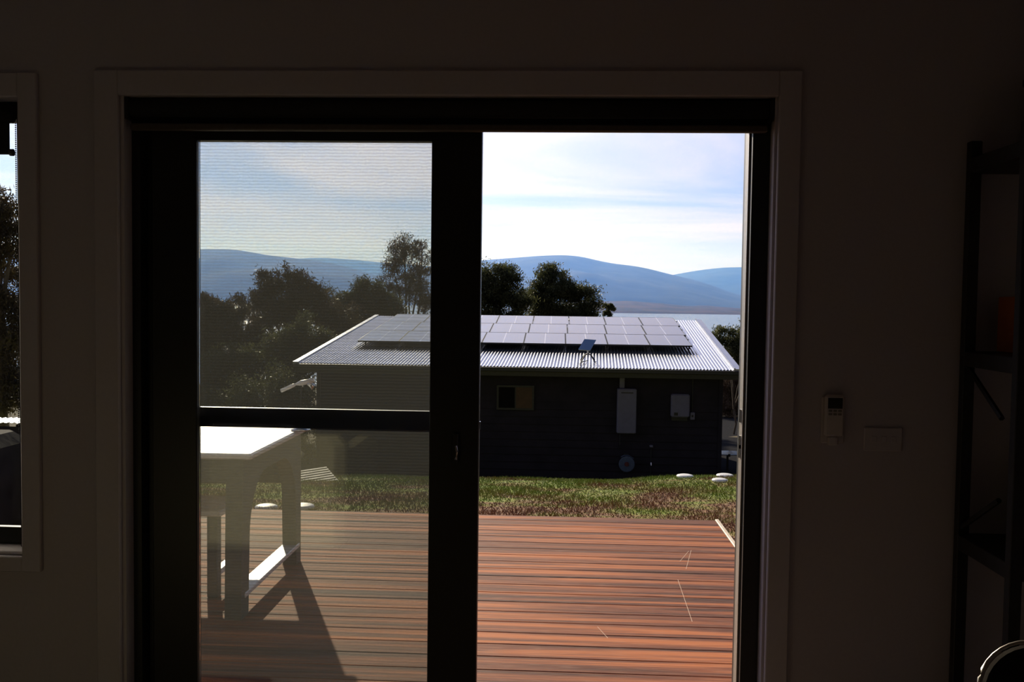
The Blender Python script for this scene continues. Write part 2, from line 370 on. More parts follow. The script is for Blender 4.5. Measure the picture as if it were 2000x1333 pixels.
tag(trimesh('grass', V, gm), 'short rough grass blades covering the lawn beyond the deck', 'grass', kind='stuff')

# ------------------------------------------------------------------ deck
def deckmat():
    m = mat('deck_boards', (.3, .13, .08), .7, spec=.08); t = m.node_tree; n = t.nodes; k = t.links; b = n['Principled BSDF']
    co = n.new('ShaderNodeTexCoord'); sp = n.new('ShaderNodeSeparateXYZ'); k.new(co.outputs['Object'], sp.inputs[0])
    def mm(op, a, c=None):
        q = n.new('ShaderNodeMath'); q.operation = op
        for i, v in enumerate((a, c)):
            if v is None: continue
            if isinstance(v, (int, float)): q.inputs[i].default_value = v
            else: k.new(v, q.inputs[i])
        return q.outputs[0]
    bid = mm('FLOOR', mm('DIVIDE', sp.outputs[1], .145))
    cb = n.new('ShaderNodeCombineXYZ'); k.new(mm('MULTIPLY', sp.outputs[0], .55), cb.inputs[0]); k.new(mm('MULTIPLY', sp.outputs[1], 16), cb.inputs[1]); k.new(mm('MULTIPLY', bid, 7.3), cb.inputs[2])
    x = n.new('ShaderNodeTexNoise'); x.inputs['Scale'].default_value = 1.0; x.inputs['Detail'].default_value = 5; x.inputs['Distortion'].default_value = .4; k.new(cb.outputs[0], x.inputs[0])
    rp = n.new('ShaderNodeValToRGB'); e = rp.color_ramp.elements
    e[0].position = .36; e[0].color = (.070, .030, .026, 1); e[1].position = .62; e[1].color = (.44, .150, .062, 1); q = e.new(.5); q.color = (.19, .066, .040, 1)
    k.new(x.outputs[0], rp.inputs[0])
    # pale weathered flecks
    cb2 = n.new('ShaderNodeCombineXYZ'); k.new(mm('MULTIPLY', sp.outputs[0], 9), cb2.inputs[0]); k.new(mm('MULTIPLY', sp.outputs[1], 120), cb2.inputs[1])
    y = n.new('ShaderNodeTexNoise'); y.inputs['Scale'].default_value = 1; y.inputs['Detail'].default_value = 3; k.new(cb2.outputs[0], y.inputs[0])
    r2 = n.new('ShaderNodeValToRGB'); r2.color_ramp.elements[0].position = .45; r2.color_ramp.elements[1].position = .75; k.new(y.outputs[0], r2.inputs[0])
    mx = n.new('ShaderNodeMix'); mx.data_type = 'RGBA'; k.new(mm('MULTIPLY', r2.outputs[0], .22), mx.inputs[0]); k.new(rp.outputs[0], mx.inputs[6]); mx.inputs[7].default_value = (.45, .30, .22, 1)
    k.new(mx.outputs[2], b.inputs['Base Color'])
    bp = n.new('ShaderNodeBump'); bp.inputs['Strength'].default_value = .35; bp.inputs['Distance'].default_value = .004; k.new(y.outputs[0], bp.inputs['Height']); k.new(bp.outputs[0], b.inputs['Normal'])
    return m
dm = deckmat()
deck = thing('deck', 'reddish brown timber deck outside the sliding door', 'deck', (0, 1.9, -.1))
mb = MB(); DX0, DX1 = -5.5, 1.13
k_ = 0; y = 3.60
while y > .22:
    mb.box(DX0, DX1, max(y-.140, .2), y, -.083, -.06, bev=.003); y -= .145; k_ += 1
part(mb, 'boards', dm, deck)
mb = MB()
for x in np.arange(-5.3, 1.1, .45): mb.box(x, x+.045, .24, 3.56, -.2, -.083)
mb.box(DX0, DX1, 3.57, 3.598, -.21, -.083)
part(mb, 'joists', dm, deck)
edm = mat('deck_edge_strip', (.62, .52, .40), .6); ntex(edm, 30, (.55, .46, .34), (.7, .6, .48))
part(MB().box(1.131, 1.158, .22, 3.62, -.21, -.055, bev=.004), 'edge_strip', edm, deck, label='pale bare timber edge strip')
scm = mat('pale_scratch', (.6, .42, .32), .8); ntex(scm, 30, (.55, .4, .3), (.65, .46, .36))
def atZ(x, y, Z):
    d = ray(x, y); return C+d*(Z-C[2])/d[2]
for (a, b_) in (((1324, 1133), (1352, 1215)), ((1350, 1075), (1340, 1112)), ((1167, 1225), (1187, 1247)), ((1345, 1077), (1328, 1097))):
    p, q = atZ(*a, -.0595), atZ(*b_, -.0595); d = q-p; nn = np.array([-d[1], d[0], 0])/np.linalg.norm(d)*.0012
    part(MB().add([p-nn, p+nn, q+nn, q-nn], [(0, 1, 2, 3)]), 'scratch', scm, deck, label='thin pale scratch across the boards')

# ------------------------------------------------------------------ garden things
def cap(px_, pyc, rad, label):
    # walk along the ray to the ground
    d = ray(px_, pyc); t = 6.0
    while (C+d*t)[2] > hgt(*(C+d*t)[:2])+.035: t += .02
    P = C+d*t; zg = hgt(P[0], P[1])
    o = thing('drain_cap', label, 'cap', (P[0], P[1], zg))
    part(MB().lathe([(rad*.6, -.06), (rad*.6, .012), (rad*.65, .012)], (P[0], P[1], zg), 20), 'collar', capm, o)
    part(MB().lathe([(rad*.95, .012), (rad, .022), (rad*.93, .036), (rad*.7, .044), (rad*.2, .048)], (P[0], P[1], zg), 28), 'lid', capm, o, True)
cap(1338, 929, .115, 'white round cap in the grass, leftmost of three near the shed end')
cap(1416, 928, .115, 'white round cap in the grass, farthest right by the shed corner')
cap(1406, 937, .10, 'small white round cap nearest, in front of the two by the shed corner')
cap(590, 988, .11, 'white round cap by the deck edge, right of the table leg')
cap(520, 989, .10, 'white round cap by the deck edge, half hidden by the table leg')
# slatted grate on the crest
gc = atY(603, 925, 8.6); gc[2] = hgt(gc[0], gc[1])+.03
gr = thing('slatted_grate', 'pale slatted metal grate lying on the lawn crest', 'grate', tuple(gc)); gr.rotation_euler = (R(7), R(-5), R(28))
galv = mat('galvanised', (.32, .32, .33), .7); ntex(galv, 30, (.28, .28, .29), (.36, .36, .37))
mb = MB()
for i in range(7): mb.box(-.3, .3, -.30+i*.09, -.26+i*.09, .0, .02)
o = mb.build('slats', galv, gr)
mb = MB(); mb.box(-.31, -.28, -.31, .31, -.03, .0).box(.28, .31, -.31, .31, -.03, 0)
mb.build('bearer', galv, gr)
# low white rail by the driveway
P0 = atY(1380, 884, 21.5); P1 = atY(1475, 885, 21.5)
rl = thing('barrier_rail', 'long low white slab on dark posts beside the driveway', 'rail', (float(P0[0]), 21.5, float(hgt(P0[0], 21.5))))
glo = mat('glossy_white_sheet', (.75, .76, .82), .12, .5); ntex(glo, 5, (.72, .73, .79), (.78, .79, .85))
part(MB().box(P0[0], P1[0], 21.15, 21.8, P0[2]-.02, P0[2]+.01, bev=.005), 'rail', glo, rl)
for xx in (P0[0]+.12, P0[0]+.52, P1[0]-.1):
    part(MB().box(xx, xx+.05, 21.45, 21.5, hgt(xx, 21.5)-.05, P0[2]-.02), 'post', gut, rl)
part(MB().box(P0[0]+.5, P0[0]+.55, 21.1, 21.149, P0[2]-.04, P0[2]+.03), 'bracket', gut, rl)

# ------------------------------------------------------------------ outdoor table
table = thing('garden_table', 'white resin garden table on the deck behind the fixed glass', 'table', (-2.0, 1.8, -.06))
TX0, TX1, TY0, TY1, TZ = -2.40, -1.435, 1.35, 2.36, .73
part(MB().box(TX0, TX1, TY0, TY1, TZ-.03, TZ, bev=.008), 'tabletop', plast, table)
def endframe(x0, x1):
    # arched leg frame in the y-z plane
    a0, a1 = TY0+.0, TY1-.02
    pts = [(a0-.02, -.06), (a0+.085, -.06), (a0+.10, .30)]
    for i in range(9):
        t = math.pi/2*i/8; pts.append((a0+.10+.26*(1-math.cos(t)), .30+.30*math.sin(t)))
    for i in range(8, -1, -1):
        t = math.pi/2*i/8; pts.append((a1-.10-.26*(1-math.cos(t)), .30+.30*math.sin(t)))
    pts += [(a1-.085, -.06), (a1+.0, -.06), (a1, .70), (a0, .70)]
    return MB().prism(pts, x1-x0, x0, 'x')
part(endframe(-1.555, -1.475), 'leg_frame', frm, table)
part(endframe(-2.36, -2.28), 'leg_frame', frm, table)
part(MB().box(-2.28, -1.555, TY1-.06, TY1-.03, .40, .70, bev=.005), 'apron', frm, table)
part(MB().box(-2.28, -1.555, TY0+.03, TY0+.06, .58, .70, bev=.005), 'apron', frm, table)
mb = MB()
part(MB().box(-1.56, -1.47, TY0+.03, TY1-.05, .03, .055, bev=.004), 'foot_rail', plast, table)
bench = thing('garden_bench', 'low white resin bench tucked beneath the garden table', 'bench', (-2.1, 1.85, -.06))
part(MB().box(-2.24, -1.68, 1.62, 1.98, .36, .39, bev=.006), 'seat', plast, bench)
for xx in (-1.76, -2.21):
    for yy in (1.64, 1.9): part(MB().box(xx, xx+.055, yy, yy+.055, -.06, .36, bev=.004), 'leg', frm, bench)
part(MB().box(-1.755, -1.71, 1.695, 1.9, .04, .07, bev=.004), 'stretcher', plast, bench)
# sprinkler at the table's far edge, its glint put into white colour
tn = atY(590, 756, 2.15)
sprink = thing('garden_sprinkler', 'sprinkler head with its glint coloured white, above the table far edge', 'sprinkler', (float(tn[0]), 2.15, .73))
# ------------------------------------------------------------------ shed
shed = thing('shed', 'dark shed with corrugated steel roof below the lawn', 'shed', (-1, 22, -3.05))
YW = 18.85; KX = .037
def roofpt(x, y, dz=0): return (x+KX*(y-18.3), y, -.05+(y-18.3)*.12+dz)
mb = MB(); X0, X1 = -6.13, 4.17; npw = 8; nw = int((X1-X0)/.076)*npw
rows = [18.3, 20.5, 22.5, 24.5, 26.4]
for yy in rows:
    for i in range(nw+1):
        x = X0+(X1-X0)*i/nw; mb.v.append(roofpt(x, yy, .0115*math.sin(2*math.pi*i/npw)))
for j in range(len(rows)-1):
    for i in range(nw): a = j*(nw+1)+i; mb.f.append((a, a+1, a+nw+2, a+nw+1))
part(mb, 'roof_sheet', zinc, shed, True)
def sl(x0, x1, y0, y1, z0, z1):
    vs = [roofpt(x, y, z_) for x in (x0, x1) for y in (y0, y1) for z_ in (z0, z1)]
    return MB().add(vs, [(0, 1, 3, 2), (4, 6, 7, 5), (0, 4, 5, 1), (2, 3, 7, 6), (0, 2, 6, 4), (1, 5, 7, 3)])
part(sl(-6.16, -6.04, 18.28, 26.45, -.03, .035), 'barge_flashing', flash, shed)
part(sl(4.05, 4.2, 18.28, 26.45, -.03, .028), 'barge_flashing', flash, shed)
part(sl(4.03, 4.06, 18.28, 26.45, -.0, .05), 'barge_flashing', flash, shed)
part(sl(-6.13, 4.17, 18.5, 26.4, -.16, -.02), 'roof_frame', gut, shed)
part(MB().box(-6.12, 4.16, 18.18, 18.30, -.155, -.065, bev=.01), 'gutter', gut, shed)
part(MB().box(-6.10, 4.14, 18.32, 18.36, -.26, -.09), 'fascia', gut, shed)
part(MB().box(-6.08, 4.12, 18.36, 18.9, -.275, -.255), 'soffit', gut, shed)
# weatherboard walls
mb = MB(); WX0, WX1 = -5.72, 3.865
zz_ = -3.25
while zz_ < -.27:
    t = min(zz_+.18, -.265)
    mb.add([(WX0, YW-.018, zz_), (WX1, YW-.018, zz_), (WX1, YW, t), (WX0, YW, t), (WX0, YW+.06, zz_), (WX1, YW+.06, zz_), (WX1, YW+.06, t), (WX0, YW+.06, t)],
           [(0, 1, 2, 3), (4, 7, 6, 5), (0, 4, 5, 1), (3, 2, 6, 7), (0, 3, 7, 4), (1, 5, 6, 2)]); zz_ += .18
part(mb, 'front_wall', cladm, shed)
for x_ in (WX0, WX1-.1): part(MB().prism([(YW+.07, -3.3), (25.9, -3.3), (25.9, .66), (YW+.07, -.17)], .1, x_, 'x'), 'side_wall', cladm, shed)
part(MB().box(WX0, WX1, 25.9, 26.0, -3.4, .65), 'back_wall', cladm, shed)
for xx in (WX0-.02, WX1-.07): part(MB().box(xx, xx+.09, YW-.035, YW-.018, -3.25, -.28), 'corner_board', cladm, shed)
wf = part(MB().box(-1.42, -.53, YW-.05, YW-.02, -1.12, -.53, bev=.004), 'window', gut, shed)
wgl = mat('shed_window_glass', (.012, .011, .010), .7, spec=0); ntex(wgl, 5, (.010, .010, .009), (.014, .012, .011))
part(MB().box(-1.37, -.99, YW-.056, YW-.0505, -1.07, -.58), 'pane', wgl, wf)
warm = mat('curtain_orange', (.07, .032, .015), .6); ntex(warm, 8, (.06, .028, .013), (.08, .037, .017))  # dull orange base colour of the curtain
part(MB().box(-.96, -.58, YW-.056, YW-.0505, -1.07, -.58), 'pane', warm, wf, label='dim orange curtained pane')
# things on the shed wall
wh = thing('water_heater', 'tall pale water heater cabinet on the shed wall', 'water heater', (1.63, YW-.02, -1.6))
part(MB().box(1.415, 1.86, YW-.26, YW-.02, -1.60, -.55, bev=.02), 'cabinet', boxw, wh)
part(MB().box(1.50, 1.78, YW-.264, YW-.2605, -.655, -.63), 'vent_slot', blk, wh)
part(MB().box(1.47, 1.585, YW-.14, YW-.03, -.55, -.30, bev=.01), 'flue_duct', boxw, wh)
part(MB().tube([(1.5, YW-.1, -1.60), (1.5, YW-.1, -1.9), (1.5, YW-.03, -1.92)], .012), 'pipe', gut, wh)
iv = thing('inverter', 'square pale solar inverter box on the shed wall', 'inverter', (2.88, YW-.02, -1.2))
part(MB().box(2.67, 3.10, YW-.19, YW-.03, -1.205, -.66, bev=.03), 'case', boxw, iv)
part(MB().box(2.74, 2.83, YW-.195, YW-.1905, -1.16, -1.09), 'display', blk, iv)
part(MB().box(2.70, 3.07, YW-.045, YW-.02, -1.30, -1.18), 'mounting_plate', gut, iv)
isw = thing('isolator_switch', 'small shade-grey isolator switch box right of the inverter', 'switch', (3.18, YW-.02, -1.18))
part(MB().box(3.13, 3.235, YW-.10, YW-.02, -1.265, -1.09, bev=.01), 'box', boxw, isw)
part(MB().box(3.165, 3.2, YW-.115, YW-.101, -1.2, -1.15, bev=.004), 'switch_knob', blk, isw)
part(MB().tube([(3.18, YW-.04, -1.09), (3.18, YW-.04, -.3)], .012), 'conduit', gut, isw)
hr = thing('hose_reel', 'round grey-blue hose reel low on the shed wall', 'hose reel', (1.66, YW-.02, -2.32))
hrm = mat('hose_blue', (.08, .11, .19), .5); ntex(hrm, 30, (.07, .1, .17), (.09, .125, .21))
red = mat('red_plastic', (.12, .025, .03), .5); ntex(red, 30, (.1, .02, .025), (.14, .03, .035))
part(MB().lathe([(.17, -.24), (.185, -.235), (.185, -.225), (.17, -.22)], (1.66, YW, -2.32), 28, 'y'), 'disc', hrm, hr, False)
mb = MB()
for i in range(5): mb.tube([(1.66+(.13+.012*(i % 2))*math.cos(t), YW-.19+i*.032, -2.32+(.13+.012*(i % 2))*math.sin(t)) for t in np.linspace(0, 6.28, 25)], .016, 6)
part(mb, 'hose', hrm, hr, True)
part(MB().lathe([(.05, -.26), (.055, -.241)], (1.66, YW, -2.32), 20, 'y'), 'hub', red, hr, label='red centre hub')
part(MB().box(1.60, 1.72, YW-.05, YW-.02, -2.55, -2.1), 'bracket', gut, hr)
part(MB().tube([(1.53, YW-.15, -2.17), (1.60, YW-.2, -2.12), (1.70, YW-.2, -2.12), (1.82, YW-.14, -2.2)], .012, 8), 'handle', hrm, hr)
ga = thing('garden_tap', 'small pale tap box on the shed wall right of the hose reel', 'tap', (2.24, YW-.02, -1.93))
part(MB().box(2.20, 2.28, YW-.08, YW-.02, -1.94, -1.885, bev=.008), 'box', boxw, ga)
part(MB().tube([(2.24, YW-.04, -1.94), (2.24, YW-.04, -2.6)], .011), 'pipe', gut, ga)
part(MB().tube([(2.24, YW-.05, -2.3), (2.24, YW-.10, -2.3), (2.24, YW-.12, -2.36)], .014), 'spout', chrome, ga)

# solar array 8 x 3
PW, PL = 1.072, 1.735; DZ = .125
ords = ['first', 'second', 'third', 'fourth', 'fifth', 'sixth', 'seventh', 'eighth']
AX0, AY0 = -5.235, 20.62
ang = math.atan(.12)
def panel_proto():
    e = thing('solar_panel', '', 'solar panel')
    part(MB().box(.014, PW-.020, .012, PL-.018, .012, .034), 'glass', pvg, e)
    mb = MB(); mb.box(.004, .018, .004, PL-.012, 0, .036).box(PW-.024, PW-.010, .004, PL-.012, 0, .036)
    mb.box(.018, PW-.024, .004, .014, 0, .036).box(.018, PW-.024, PL-.022, PL-.012, 0, .036)
    part(mb, 'frame', pvf, e); return e
pp = panel_proto()
rown = ['front', 'middle', 'back']
for j in range(3):
    for i in range(8):
        if i == 0 and j == 0: e = pp
        else:
            e = pp.copy(); col.objects.link(e)
            for c_ in pp.children:
                q = c_.copy(); q.parent = e; col.objects.link(q)
        yy = AY0+j*PL*math.cos(ang); xx = AX0+i*PW
        e.location = (xx+KX*(yy-18.3), yy, -.05+(yy-18.3)*.12+DZ)
        e.rotation_euler = (ang, 0, 0)
        # shear-free: nudge keeps the rows parallel to the roof edge
        s_ = 8-i
        e['label'] = 'dark glossy solar panel in the %s row, %s from the %s end of the roof' % (rown[j], ords[(s_-1) if s_ <= 4 else i], 'right' if s_ <= 4 else 'left')
        e['group'] = 'solar panels on the shed roof'
rk = thing('mounting_rack', 'dark metal rack that holds the solar panels above the roof', 'rack', (-1, 22, .3))
mb = MB()
for yy in (20.95, 21.9, 22.6, 23.6, 24.4, 25.3):
    m2 = sl(AX0-.02, AX0+8*PW+.02, yy, yy+.04, DZ-.055, DZ-.008); mb.add(m2.v, m2.f)
part(mb, 'rail', gut, rk)
for yy in (20.96, 22.61, 24.41):
    for i in range(9): part(sl(AX0+.1+i*1.05, AX0+.14+i*1.05, yy, yy+.03, .012, DZ-.056), 'foot', gut, rk)

# satellite dish: flat rectangular antenna on a tripod base
P = np.array(roofpt(.70, 19.05)); base = Vector(P)+Vector((0, 0, .01))
sat = thing('satellite_antenna', 'flat rectangular satellite antenna on black legs above the roof eave', 'antenna', tuple(base))
dishm = mat('antenna_sky_reflection', (.22, .36, .66), .3); ntex(dishm, 4, (.2, .34, .63), (.24, .38, .69))  # blue base colour carries the sky reflection on the face
topc = base+Vector((.03, 0, .44))
topc = Vector(atY(1147, 674.5, 19.05)); ex, ey = Vector((.14, 0, -.008)), Vector((.075, .16, .115)); ez = ex.cross(ey).normalized()
def pbox(hx, hy, hz, off=0):
    vs = [topc+ex*(a*hx)+ey*(b*hy)+ez*(c_*hz+off) for a in (-1, 1) for b in (-1, 1) for c_ in (-1, 1)]
    return MB().add(vs, [(0, 1, 3, 2), (4, 6, 7, 5), (0, 4, 5, 1), (2, 3, 7, 6), (0, 2, 6, 4), (1, 5, 7, 3)])
part(pbox(1, 1, .006, .012), 'face_panel', dishm, sat)
part(pbox(.94, .94, .012, -.008), 'back_shell', capm, sat)
part(MB().tube([base+Vector((0, 0, .16)), topc-ez*.02], .018), 'mast', capm, sat)
for a in (45, 135, 225, 315):
    dx, dy = math.cos(R(a)), math.sin(R(a))
    mid = base+Vector((dx*.10, dy*.10, .15)); foot = base+Vector((dx*.24, dy*.24, dy*.24*.12))
    part(MB().tube([base+Vector((0, 0, .18)), mid, foot], .014, 8), 'leg', blk, sat)
cab = MB().tube([base+Vector((0, 0, .02)), base+Vector((-.12, -.2, .0)), base+Vector((-.2, -.45, -.03)), base+Vector((-.2, -.7, -.06))], .011, 6)
part(cab, 'cable', blk, sat)

# ------------------------------------------------------------------ trees
leafm = {}
def leafmat(name, c1, c2, tr=.35):
    m = bpy.data.materials.new(name); m.use_nodes = True; n = m.node_tree.nodes; k = m.node_tree.links; b = n['Principled BSDF']
    b.inputs['Roughness'].default_value = .5; b.inputs['Specular IOR Level'].default_value = .25
    MATS[name] = m; rp, x, mp = ntex(m, 2.2, c1, c2)
    tl = n.new('ShaderNodeBsdfTranslucent'); k.new(rp.outputs[0], tl.inputs[0])
    ms = n.new('ShaderNodeMixShader'); ms.inputs[0].default_value = tr; k.new(b.outputs[0], ms.inputs[1]); k.new(tl.outputs[0], ms.inputs[2])
    k.new(ms.outputs[0], n['Material Output'].inputs[0]); return m
lf_g = leafmat('leaf_gum_green', (.045, .055, .024), (.12, .13, .055))
lf_b = leafmat('leaf_gum_brown', (.045, .038, .022), (.10, .075, .045))
lf_r = leafmat('leaf_dry_shrub', (.10, .065, .045), (.24, .17, .11), .3)
barkm = mat('gum_bark', (.12, .10, .08), .9); ntex(barkm, 6, (.07, .055, .04), (.17, .14, .11), stretch=(1, 1, .2), bump=.3)
def tree(name, label, cx_, cy_, ztop, blobs, nleaf, lm, leaf=(.14, .035), group=None, trunk_r=.12, zb=None, droop=.5, cat='tree'):
    zg = hgt(cx_, cy_)-.1 if zb is None else zb
    o = thing(name, label, cat, (cx_, cy_, zg), group)
    h = ztop-zg; mb = MB(); c0 = Vector((cx_, cy_, zg))
    tot = sum(b[3]*b[4]*b[5] for b in blobs); pts = []
    fork = c0+Vector((0, 0, h*.28))
    mb.tube([c0, c0+Vector((.1, 0, h*.14)), fork], [trunk_r, trunk_r*.85, trunk_r*.75], 8)
    for (bx, by, bz, rx, ry, rz) in blobs:
        c_ = c0+Vector((bx, by, bz-zg)); nn = int(nleaf*rx*ry*rz/tot)
        mid = fork.lerp(c_, .5)+Vector((random.uniform(-.2, .2), random.uniform(-.2, .2), .1))
        mb.tube([fork, mid, c_+Vector((0, 0, -rz*.4)), c_+Vector((random.uniform(-.1, .1), 0, rz*.45))], [trunk_r*.6, trunk_r*.4, trunk_r*.25, trunk_r*.08], 6)
        # clumps
        ncl = max(12, int(46*(rx*rz)**.6))
        cd_ = rng.normal(0, 1, (ncl, 3)); cd_ /= np.linalg.norm(cd_, axis=1)[:, None]; cd_ *= (rng.random(ncl)**.4*rng.uniform(.8, 1.25, ncl))[:, None]
        cc = np.array(c_)+cd_*np.array([rx, ry, rz])*.9
        for q in cc[::3]:
            mb.tube([c_+Vector((0, 0, -rz*.35)), (c_+Vector(q))*.5, Vector(q)], [trunk_r*.18, trunk_r*.12, trunk_r*.05], 4, False)
        idx = rng.integers(0, ncl, nn); sp_ = min(rx, rz)*.20
        pp_ = cc[idx]+rng.normal(0, 1, (nn, 3))*np.array([sp_, sp_, sp_*.8]); pts.append(pp_)
    part(mb, 'trunk', barkm, o)
    Pn = np.concatenate(pts); nn = len(Pn); Pn[:, 2] = np.maximum(Pn[:, 2], zg+.05)
    d = rng.normal(0, 1, (nn, 3)); d[:, 2] -= droop*2; d /= np.linalg.norm(d, axis=1)[:, None]
    s_ = np.cross(d, rng.normal(0, 1, (nn, 3))); s_ /= np.linalg.norm(s_, axis=1)[:, None]
    Ls = leaf[0]*rng.uniform(.6, 1.3, nn)[:, None]; Ws = leaf[1]*rng.uniform(.7, 1.3, nn)[:, None]
    V = np.stack([Pn-d*Ls*.5, Pn+s_*Ws*.5, Pn+d*Ls*.5, Pn-s_*Ws*.5], 1)-np.array([cx_, cy_, zg])
    trimesh('foliage', V, lm, o, 4); return o
def at(px_, py_, Y): p = atY(px_, py_, Y); return float(p[0]), float(p[2])
def ptree(name, label, Y, bl, nleaf, lm, top, **kw):
    """bl: blobs given as (px, py, radius px x, radius px z) as they stand at distance Y"""
    s_ = (Y+2.9)/1800.0; out = []
    cx_, _ = at(sum(b[0] for b in bl)/len(bl), 600, Y)
    for (bx, by, rx, rz) in bl:
        X_, Z_ = at(bx, by, Y); out.append((X_-cx_, random.uniform(-.3, .3)*rx*s_, Z_, rx*s_, rx*s_*.8, rz*s_))
    return tree(name, label, cx_, Y, at(0, top, Y)[1], out, nleaf, lm, **kw)
G = 'gum trees behind the shed'
ptree('gum_tree', 'dark leafy gum tree left of the doorway view, behind the shed roof', 36, [(955, 570, 50, 50), (985, 545, 40, 30), (925, 560, 40, 40), (1005, 590, 40, 35), (960, 620, 60, 30)], 42000, lf_g, 512, group=G)
ptree('gum_tree', 'round-topped gum tree standing highest behind the shed roof centre', 38, [(1072, 540, 34, 30), (1095, 570, 44, 34), (1135, 590, 38, 36), (1060, 590, 46, 38), (1110, 620, 60, 26)], 42000, lf_g, 505, group=G)
ptree('gum_tree', 'small lone gum sapling at the lake edge of the shed roof', 60, [(1190, 601, 12, 10), (1186, 612, 8, 10)], 5000, lf_g, 590, trunk_r=.06, group=G, zb=-5.6)
ptree('gum_tree', 'tall airy gum tree seen through the glass, highest of all', 42, [(790, 490, 34, 32), (770, 520, 28, 26), (818, 525, 30, 40), (800, 560, 34, 34), (760, 560, 26, 30), (830, 590, 30, 40), (825, 485, 18, 22)], 13000, lf_b, 450, leaf=(.17, .035), group=G)
ptree('gum_tree', 'bushy gum tree just left of the tall airy one', 34, [(720, 580, 44, 36), (690, 620, 50, 44), (750, 610, 40, 44), (640, 600, 40, 36)], 40000, lf_g, 545, group=G)
ptree('gum_tree', 'wide brownish gum tree against the far blue ridge', 30, [(520, 560, 34, 34), (560, 545, 30, 28), (590, 560, 36, 36), (610, 600, 50, 44), (540, 610, 56, 46), (660, 640, 50, 50), (480, 600, 30, 36)], 40000, lf_b, 515, group=G)
ptree('gum_tree', 'brownish gum tree at the left edge of the glass', 28, [(440, 640, 46, 44), (400, 680, 50, 60), (500, 680, 60, 60), (360, 660, 46, 60), (405, 610, 44, 36), (450, 605, 34, 26)], 50000, lf_b, 575, group=G)
ptree('gum_tree', 'dark gum tree low between the left edge and the shed', 25, [(560, 700, 60, 60), (470, 740, 70, 60), (600, 660, 50, 40), (400, 760, 60, 50), (640, 690, 50, 40)], 46000, lf_g, 630, group=G)
ptree('shrub', 'dense dark shrub left of the shed wall', 22, [(560, 780, 60, 60), (480, 800, 60, 60), (400, 810, 60, 60), (540, 850, 70, 60), (440, 870, 70, 60), (606, 800, 26, 50), (606, 870, 26, 60)], 50000, lf_g, 720, cat='shrub', leaf=(.09, .03), trunk_r=.06)
ptree('shrub', 'green rounded shrub at the right end of the shed roof', 31, [(1405, 660, 30, 26), (1440, 680, 40, 40), (1475, 670, 50, 50), (1430, 710, 40, 34)], 32000, lf_g, 630, cat='shrub', leaf=(.10, .03), trunk_r=.045)
ptree('shrub', 'dry twiggy brown shrub under the green one beside the shed', 40, [(1420, 760, 40, 40), (1460, 750, 50, 44), (1390, 750, 30, 44), (1440, 790, 50, 24), (1400, 790, 30, 24), (1425, 740, 30, 30), (1445, 770, 30, 34), (1415, 800, 30, 16), (1450, 800, 30, 16)], 44000, lf_r, 720, cat='shrub', leaf=(.16, .02), droop=-.3, trunk_r=.04)
ptree('gum_tree', 'gum tree seen through the narrow left window', 14, [(0, 420, 50, 50), (20, 480, 50, 60), (-40, 460, 60, 60), (-10, 560, 70, 60), (20, 640, 60, 70), (-30, 720, 70, 70), (30, 760, 50, 50)], 34000, lf_b, 360, leaf=(.09, .025))

# low corrugated lean-to seen through the left window
lx, lz = at(20, 826, 9.0)
ln2 = thing('lean_to', 'low corrugated steel lean-to seen through the left window', 'lean-to', (lx-1, 9.6, hgt(lx, 9.6)))
mb = MB(); nx = 160
for yy, dz in ((9.0, 0), (9.42, .012)):
    for i in range(nx+1): x = lx-3.0+3.12*i/nx; mb.v.append((x, yy, lz+dz-.02*abs(x-lx)+.009*math.sin(2*math.pi*i/4)))
for i in range(nx): mb.f.append((i, i+1, nx+2+i, nx+1+i))
part(mb, 'roof_sheet', zinc, ln2, True)
part(MB().box(lx-2.9, lx+.05, 9.1, 9.16, -1.25, lz-.075), 'wall', cladm, ln2)
part(MB().box(lx-.02, lx+.05, 9.16, 9.4, -1.35, lz-.05), 'wall', cladm, ln2)

# ------------------------------------------------------------------ room shell
def struct(name, mb, m): return tag(mb.build(name, m), kind='structure')
RX0, RX1, RY0 = -3.3, 2.2, -6.4; CZ = 2.7
DXL, DXR, DZT = -1.404, .666, 2.105; WXL, WXR, WZB, WZT = -2.95, -1.731, .615, 2.098
mb = MB(); T = .2
mb.box(RX0-.1, WXL, 0, T, -.2, CZ).box(WXR, DXL, 0, T, -.2, CZ).box(DXR, RX1+.1, 0, T, -.2, CZ)
mb.box(WXL, WXR, 0, T, WZT, CZ).box(WXL, WXR, 0, T, -.2, WZB).box(DXL, DXR, 0, T, DZT, CZ).box(DXL, DXR, 0, T, -.2, -.02)
struct('wall_front', mb, paint)
struct('wall_left', MB().box(RX0-.1, RX0, RY0, 0, -.0, CZ), paint)
struct('wall_right', MB().box(RX1, RX1+.1, RY0, 0, -.0, CZ), paint)
struct('wall_back', MB().box(RX0-.1, RX1+.1, RY0-.1, RY0, -.0, CZ), paint)
struct('floor', MB().box(RX0-.1, RX1+.1, RY0-.1, 0, -.2, 0), floorm)
struct('ceiling', MB().box(RX0-.1, RX1+.1, RY0-.1, T, CZ, CZ+.1), ceilm)
struct('baseboard_front', MB().box(.745, RX1, -.015, 0, 0, .09).box(-1.66, -1.49, -.015, 0, 0, .09), trimp)
